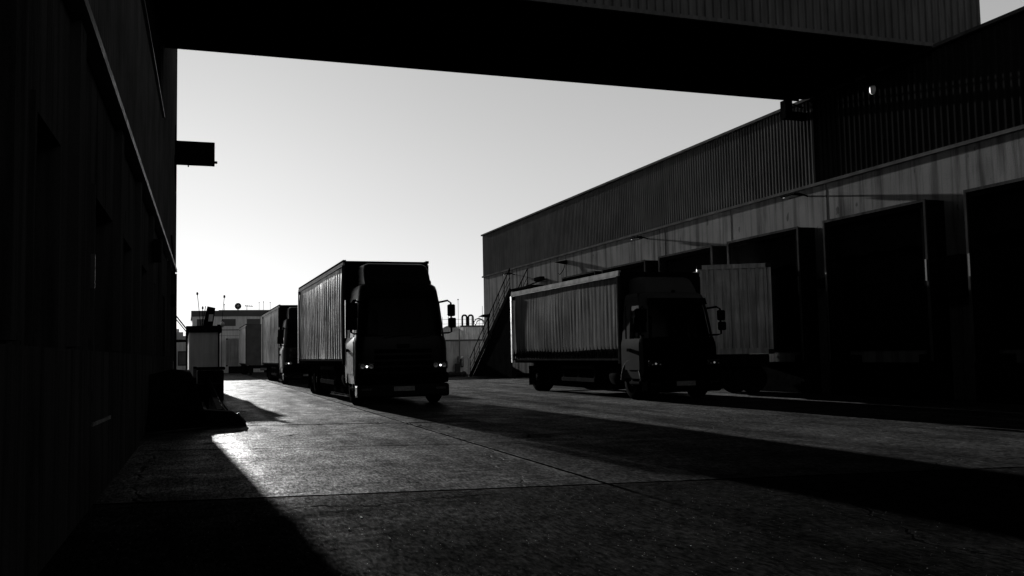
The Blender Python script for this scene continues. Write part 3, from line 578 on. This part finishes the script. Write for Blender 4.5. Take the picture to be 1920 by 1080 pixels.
def make_truck(shade_mat, label, loc, cabw, cabtop, cabdepth, bw, by0, by1, bz0, bz1, paint, curtain, seed, nf, straps, wr, sp_top, sp_w, beacon, axles, bx, group=None):
    root = thing('box_truck', label, 'truck', loc, 0, group)
    hw = cabw / 2; rows = cab_rows(1, hw, cabtop); nr = len(rows)
    # window openings: columns 3..4 of the sides, 9..20 of the front
    skip = set()
    WS = (5, 8, 9, 19)
    for i in range(5, 8):
        for j in range(9, 19): skip.add((i, j))
        for j in (2, 3, 4): skip.add((i, j)); skip.add((i, NJ - 2 - j))
    body = MB(); v = [cab_pt(r, j, cabdepth) for r in rows for j in range(NJ)]
    body.add(v, [(i * NJ + j, i * NJ + j + 1, (i + 1) * NJ + j + 1, (i + 1) * NJ + j) for i in range(nr - 1) for j in range(NJ - 1) if (i, j) not in skip], True)
    body.f.append(tuple(range((nr - 1) * NJ, nr * NJ))); body.smooth.append(True)
    nb = [cab_pt(r, 0, cabdepth) for r in rows] + [cab_pt(r, NJ - 1, cabdepth) for r in reversed(rows)]; body.add(nb, [tuple(range(len(nb)))])
    zf = rows[0][0]; fl = [cab_pt(rows[0], j, cabdepth) for j in range(NJ)]; body.add(fl, [tuple(range(NJ))])
    cabo = body.build('cab', M[paint], root)
    patch(rows, 9, 19, 5, 8, cabdepth, -.012).build('windscreen', M['glass'], root, fixn=False)
    patch(rows, 2, 5, 5, 8, cabdepth, -.012).build('side_window', M['side_glass'], root, fixn=False); patch(rows, NJ - 6, NJ - 3, 5, 8, cabdepth, -.012).build('side_window', M['side_glass'], root, fixn=False)
    for j0, j1, s in ((1, 5, -1), (NJ - 6, NJ - 2, 1)):
        d = patch(rows, j0, j1, 1, 5, cabdepth, .01).build('door', M[paint], root); x = s * (hw + .03); yd = cabdepth - .5
        MB().bevbox(x - .02, x + .02, yd - .1, yd + .1, rows[3][0] - .06, rows[3][0] + .02, .012).build('handle', M['chassis'], d)
        fr = MB(); ys = [cab_pt(rows[6], j, cabdepth, .006) for j in (2, 5)] if s < 0 else [cab_pt(rows[6], j, cabdepth, .006) for j in (NJ - 6, NJ - 3)]
        ya, yb = sorted((ys[0][1], ys[1][1])); fr.box(x - .03, x - .012, yb - .02, yb + .04, rows[5][0], rows[8][0]); fr.build('window_post', M['chassis' if shade_mat else 'alu'], d)
    MB().bevbox(-hw * .86, hw * .86, .32, .62, rows[3][0], rows[5][0] + .04, .05).build('dashboard', M['seat'], root)
    for s in (-1, 1):
        q = MB().bevbox(s * hw * .5 - .25, s * hw * .5 + .25, cabdepth - .85, cabdepth - .35, rows[3][0] - .2, rows[4][0], .06); q.bevbox(s * hw * .5 - .24, s * hw * .5 + .24, cabdepth - .38, cabdepth - .2, rows[4][0], rows[7][0] - .1, .06); q.build('seat', M['seat'], root)
    q = MB().lathe([(.2, -.02), (.22, 0), (.2, .02), (.18, 0), (.2, -.02)], (0, 0, 0), 'z', 20); q.v = [(x + hw * .5, y * .8 + z * .4 + .8, y * .5 + z + rows[5][0] + .12) for x, y, z in q.v]; q.build('steering_wheel', M['seat'], root)
    if shade_mat: patch(rows, 7, 21, 0, 5, cabdepth, .006).build('front_shade', M[shade_mat], root)  # shade on the cab front, painted as a dark sheet over the grey
    # nose: sun visor, grille, bumper, lamps, plate, wipers, steps
    q = patch(rows, 9, 19, 8, 9, cabdepth, .05); q.build('sun_visor', M['cab_dark'], root)
    zz = lambda f: .55 + (cabtop - .55) * f
    q = MB()
    for k in range(4): q.bevbox(-hw * .62, hw * .62, -.055, .0, zz(.12 + k * .06), zz(.155 + k * .06), .012)
    q.build('grille', M['cab_dark'], root); MB().bevbox(-.16, .16, -.06, -.035, zz(.345), zz(.385), .01).build('badge', M['chassis'], root)
    MB().bevbox(-hw, hw, -.09, .3, .2, .535, .06).build('bumper', M[shade_mat or paint], root)  # small truck's bumper takes the same painted shade
    MB().bevbox(-hw * .99, hw * .99, -.07, .4, .545, zz(.1), .05).build('lamp_panel', M['cab_dark'], root)
    for s in (-1, 1):
        hl = MB().bevbox(s * hw * .79 - .2, s * hw * .79 + .2, -.1, -.072, zz(.135), zz(.21), .03).build('headlight', M['chrome'], root)
        MB().lathe([(.005, -.02), (.022, -.012), (.026, .01)], (s * hw * .83 - s * .04, -.108, zz(.17)), 'y', 12).build('bulb', M['bulb_dim' if shade_mat else 'bulb'], hl)
        for dx in (-.12, .1): MB().lathe([(.055, .0), (.06, -.014), (.045, -.012), (.02, -.004), (.005, .0)], (s * hw * .79 + dx, -.102, zz(.17)), 'y', 16).build('reflector', M['chrome' if shade_mat else 'alu'], hl)
        MB().bevbox(s * hw * .8 - .14, s * hw * .8 + .14, -.1, -.086, .37, .45, .012).build('fog_lamp', M['chrome'], root)
        MB().bevbox(s * (hw - .04) - .05, s * (hw - .04) + .05, .4, .95, .4, .47, .01).build('cab_step', M['steel'], root)
        x = s * hw; yA = .3
        ar = MB().tube([(x * .86, yA + .05, zz(.8)), (x + s * .02, yA - .2, zz(.815)), (x + s * .1, yA - .24, zz(.79)), (x + s * .11, yA - .24, zz(.5)), (x + s * .03, yA - .18, zz(.49)), (x * .9, yA, zz(.49))], .026, 6).build('mirror_arm', M['black'], root)
        MB().bevbox(x + s * .0, x + s * .2, yA - .34, yA - .22, zz(.655), zz(.775), .035).build('mirror_head', M['black'], ar); MB().bevbox(x + s * .02, x + s * .22, yA - .34, yA - .22, zz(.54), zz(.64), .035).build('mirror_head', M['black'], ar)
        # arch over the front wheel
        y0 = .4 + wr * 1.05; q = MB(); pts = [(y0 + (wr + .1) * math.cos(a), wr + (wr + .1) * math.sin(a)) for a in [PI * .02 + PI * .96 * t / 10 for t in range(11)]]
        q.tube([(x * .97, a, b) for a, b in pts], .045, 6); q.build('wheel_arch', M['cab_grey'], root)
        wheel(root, s * (hw - .18), y0, wr, .3)
        for ya in axles: wheel(root, s * (bw / 2 - .32), ya, wr, .5)
        # side guard with two rails, tank
        g0, g1 = by0 + .22 * (by1 - by0), by0 + .5 * (by1 - by0)
        q = MB().box(s * (bw / 2 - .06) - .02, s * (bw / 2 - .06) + .02, g0, g1, .82 * bz0, .94 * bz0 - .02); q.box(s * (bw / 2 - .06) - .02, s * (bw / 2 - .06) + .02, g0, g1, .42 * bz0, .54 * bz0)
        for yy in (g0 + .05, (g0 + g1) / 2, g1 - .1): q.box(s * (bw / 2 - .1) - .02, s * (bw / 2 - .1) + .02, yy, yy + .05, .4 * bz0, bz0 - .02)
        q.build('side_guard', M['steel'], root)
        MB().lathe([(.005, -.4), (.26, -.4), (.28, -.37), (.28, .37), (.26, .4), (.005, .4)], (s * (bw / 2 - .32), by0 + .55, .62 * bz0), 'y', 18).build('fuel_tank', M['chassis'], root)
        MB().box(s * (bw / 2 - .3) - .25, s * (bw / 2 - .3) + .25, axles[-1] + wr + .12, axles[-1] + wr + .15, .18, bz0 - .1).build('mud_flap', M['black'], root)
        MB().box(s * .45 - .05, s * .45 + .05, .7, by1 - .1, .62, bz0 - .005).build('chassis_rail', M['chassis'], root)
        MB().bevbox(s * (bw / 2 - .42) - .25, s * (bw / 2 - .42) + .25, by0 + 1.0, axles[0] - wr - .06, .2, bz0 - .02, .03).build('underbody_light_blocker', M['chassis'], root)  # added box that stops sunlight showing through under the body
    MB().bevbox(-.27, .27, -.115, -.092, .36, .48, .008).build('number_plate', M['plate'], root)
    for x in (-.5, .25): MB().tube([(x, -.005, rows[5][0] - .04), (x + .5, .0, rows[5][0] + .02)], .01, 5).build('wiper', M['black'], root)
    # deflector on the cab roof
    w = sp_w / 2; q = MB(); prof = [(.52, cabtop - .03), (.58, cabtop + .3 * (sp_top - cabtop)), (.66, cabtop + .66 * (sp_top - cabtop)), (.76, cabtop + .88 * (sp_top - cabtop)), (.93, sp_top - .02), (by0 - .35, sp_top), (by0 - .12, sp_top)]
    secs = []
    for k, (y, z) in enumerate(prof):
        b = cabtop - .04; r = .16 if z - b > .3 else max(.01, (z - b) * .4)
        secs.append([(-w, y, b), (-w, y, z - r), (-w + r * .3, y, z - r * .3), (-w + r, y, z), (w - r, y, z), (w - r * .3, y, z - r * .3), (w, y, z - r), (w, y, b)])
    n = 8; q.add([p for s in secs for p in s], [(i * n + j, i * n + j + 1, (i + 1) * n + j + 1, (i + 1) * n + j) for i in range(len(secs) - 1) for j in range(n - 1)], True); q.add(secs[-1], [tuple(range(n))]); q.build('roof_deflector', M[paint], root)
    if beacon:
        b = MB().lathe([(.09, 0), (.09, .06), (.08, .1), (.04, .13), (.005, .135)], (hw * .72, .75, cabtop - .02), 'z', 14).build('beacon', M['chassis'], root)
    q = MB().lathe([(.005, 0), (.05, .02), (.05, .06), (.005, .08)], (0, .42, cabtop - .03), 'z', 10); q.build('roof_lamp', M['chassis'], root)
    make_box(root, bw / 2, by0, by1, bz0, bz1, curtain, seed, nf, straps, .0028 if straps else .045, straps)
    MB().bevbox(-bw / 2 + .05, bw / 2 - .05, by1 - .2, by1 - .08, .42, .55, .02).build('rear_bumper', M['chassis'], root)
    if bx:
        fixed = ('cab', 'windscreen', 'side_window', 'door', 'dashboard', 'seat', 'steering_wheel', 'front_shade', 'sun_visor', 'grille', 'badge', 'bumper', 'lamp_panel', 'headlight', 'fog_lamp', 'cab_step', 'mirror_arm', 'wheel_arch', 'number_plate', 'wiper', 'roof_deflector', 'beacon', 'roof_lamp')
        for o in root.children:
            if o.name.split('.')[0] not in fixed and not (o.name.startswith('wheel') and o.data.vertices[0].co.y < by0): o.location.x = bx
    return root

make_truck(None, 'large dark curtain sided truck facing the camera with lit headlights and amber beacon', (5.3, 23.55, 0), 2.4, 3.16, 1.75, 2.33, 1.95, 12.5, 1.05, 3.87, 'dark_paint', 'curtain', 3, 25, False, .5, 3.73, 1.76, True, [8.6, 9.75], 0, 'curtain sided trucks in the yard')
make_truck(None, 'second large truck queued right behind the foremost dark truck', (5.63, 45.4, 0), 2.4, 3.16, 1.75, 2.33, 1.95, 12.5, .86, 3.87, 'dark_paint', 'curtain', 5, 25, False, .5, 3.73, 1.76, False, [8.6, 9.75], 0, 'curtain sided trucks in the yard')
make_truck('cab_dark', 'smaller truck with dusty creased curtain and pale grey door parked before the docks', (12.0, 21.05, 0), 2.12, 2.78, 1.4, 2.44, 1.6, 10.35, .93, 3.4, 'cab_grey', 'curtain_grey', 11, 34, True, .46, 3.22, 1.5, False, [8.3], .27, 'curtain sided trucks in the yard')

# queued trailer with no tractor
t3 = thing('parked_trailer', 'box trailer parked without a tractor behind the queued trucks', 'trailer', (5.68, 72.6, 0))
make_box(t3, 1.27, 0, 9, .75, 3.83, 'curtain', 8, 20, False, front='bulkhead_far')
for s in (-1, 1):
    MB().box(s * .9 - .08, s * .9 + .08, 1.0, 1.16, .02, .74).build('landing_leg', M['chassis'], t3); wheel(t3, s * 1.0, 6.6, .48, .4); wheel(t3, s * 1.0, 7.7, .48, .4)
MB().box(-.6, .6, .4, 8.6, .5, .74).build('chassis', M['chassis'], t3); MB().bevbox(-.25, .2, .1, .38, .35, .55, .02).build('coupling_panel', M['flash'], t3)

def container(root, x0, x1, y0, y1, z0, z1, mt, pitch=.28):
    MB().box(x0 + .06, x1 - .06, y0 + .07, y1 - .07, z0 + .05, z1 - .02).build('inner_box', M['bulkhead'], root)
    ribs('x', x0 + .1, x1 - .1, z0 + .16, z1 - .13, y0 + .055, .045, pitch, -1).build('front_side', M[mt], root); ribs('x', x0 + .1, x1 - .1, z0 + .16, z1 - .13, y1 - .055, .045, pitch, 1).build('back_side', M[mt], root)
    ribs('y', y0 + .1, y1 - .1, z0 + .16, z1 - .13, x0 + .055, .045, pitch, -1).build('end_wall', M[mt], root)
    f = MB()
    for x in (x0, x1 - .1):
        for y in (y0, y1 - .1): f.box(x, x + .1, y, y + .1, z0 + .161, z1 - .131)
    f.box(x0, x1, y0, y0 + .1, z1 - .13, z1); f.box(x0, x1, y1 - .1, y1, z1 - .13, z1); f.box(x0, x0 + .1, y0 + .1, y1 - .1, z1 - .13, z1); f.box(x0, x1, y0, y0 + .1, z0, z0 + .16); f.box(x0, x1, y1 - .1, y1, z0, z0 + .16); f.box(x0, x0 + .1, y0 + .1, y1 - .1, z0, z0 + .16)
    f.build('corner_frame', M[mt], root)
    for x in (x0 - .01, x1 - .14):
        for y in (y0 - .012, y1 - .14):
            for z in (z0 - .012, z1 - .12): MB().box(x, x + .15, y, y + .152, z, z + .13).build('corner_casting', M['steel'], root)
t4 = thing('far_container', 'dim corrugated container standing farthest back in the truck queue', 'container', (3.45, 85, 0), -.06)
container(t4, 0, 2.5, 0, 6, .62, 3.05, 'box_far'); MB().box(.2, 2.3, .4, 5.6, .0, .6).build('chassis', M['chassis'], t4)
dk = thing('docked_container', 'pale ribbed shipping container at an angle in a loading dock behind the smaller truck', 'container', (13.9, 23.45, 0), math.radians(-30))
container(dk, 0, 2.05, 0, 1.7, 1.12, 3.68, 'box_grey', .24)
MB().box(.12, 1.93, .12, 1.58, .75, 1.1).box(.3, .8, .25, 1.45, .3, .749).build('chassis', M['chassis'], dk)
for x in (.95, 1.45):
    for y in (.4, 1.3): MB().lathe([(.01, -.14), (.3, -.14), (.42, -.1), (.42, .1), (.3, .14), (.01, .14)], (x, y, .42), 'y', 22).build('wheel', M['tyre'], dk)
MB().box(-.035, -.014, .0, .05, 1.3, 3.5).build('edge_strip', M['booth'], dk)
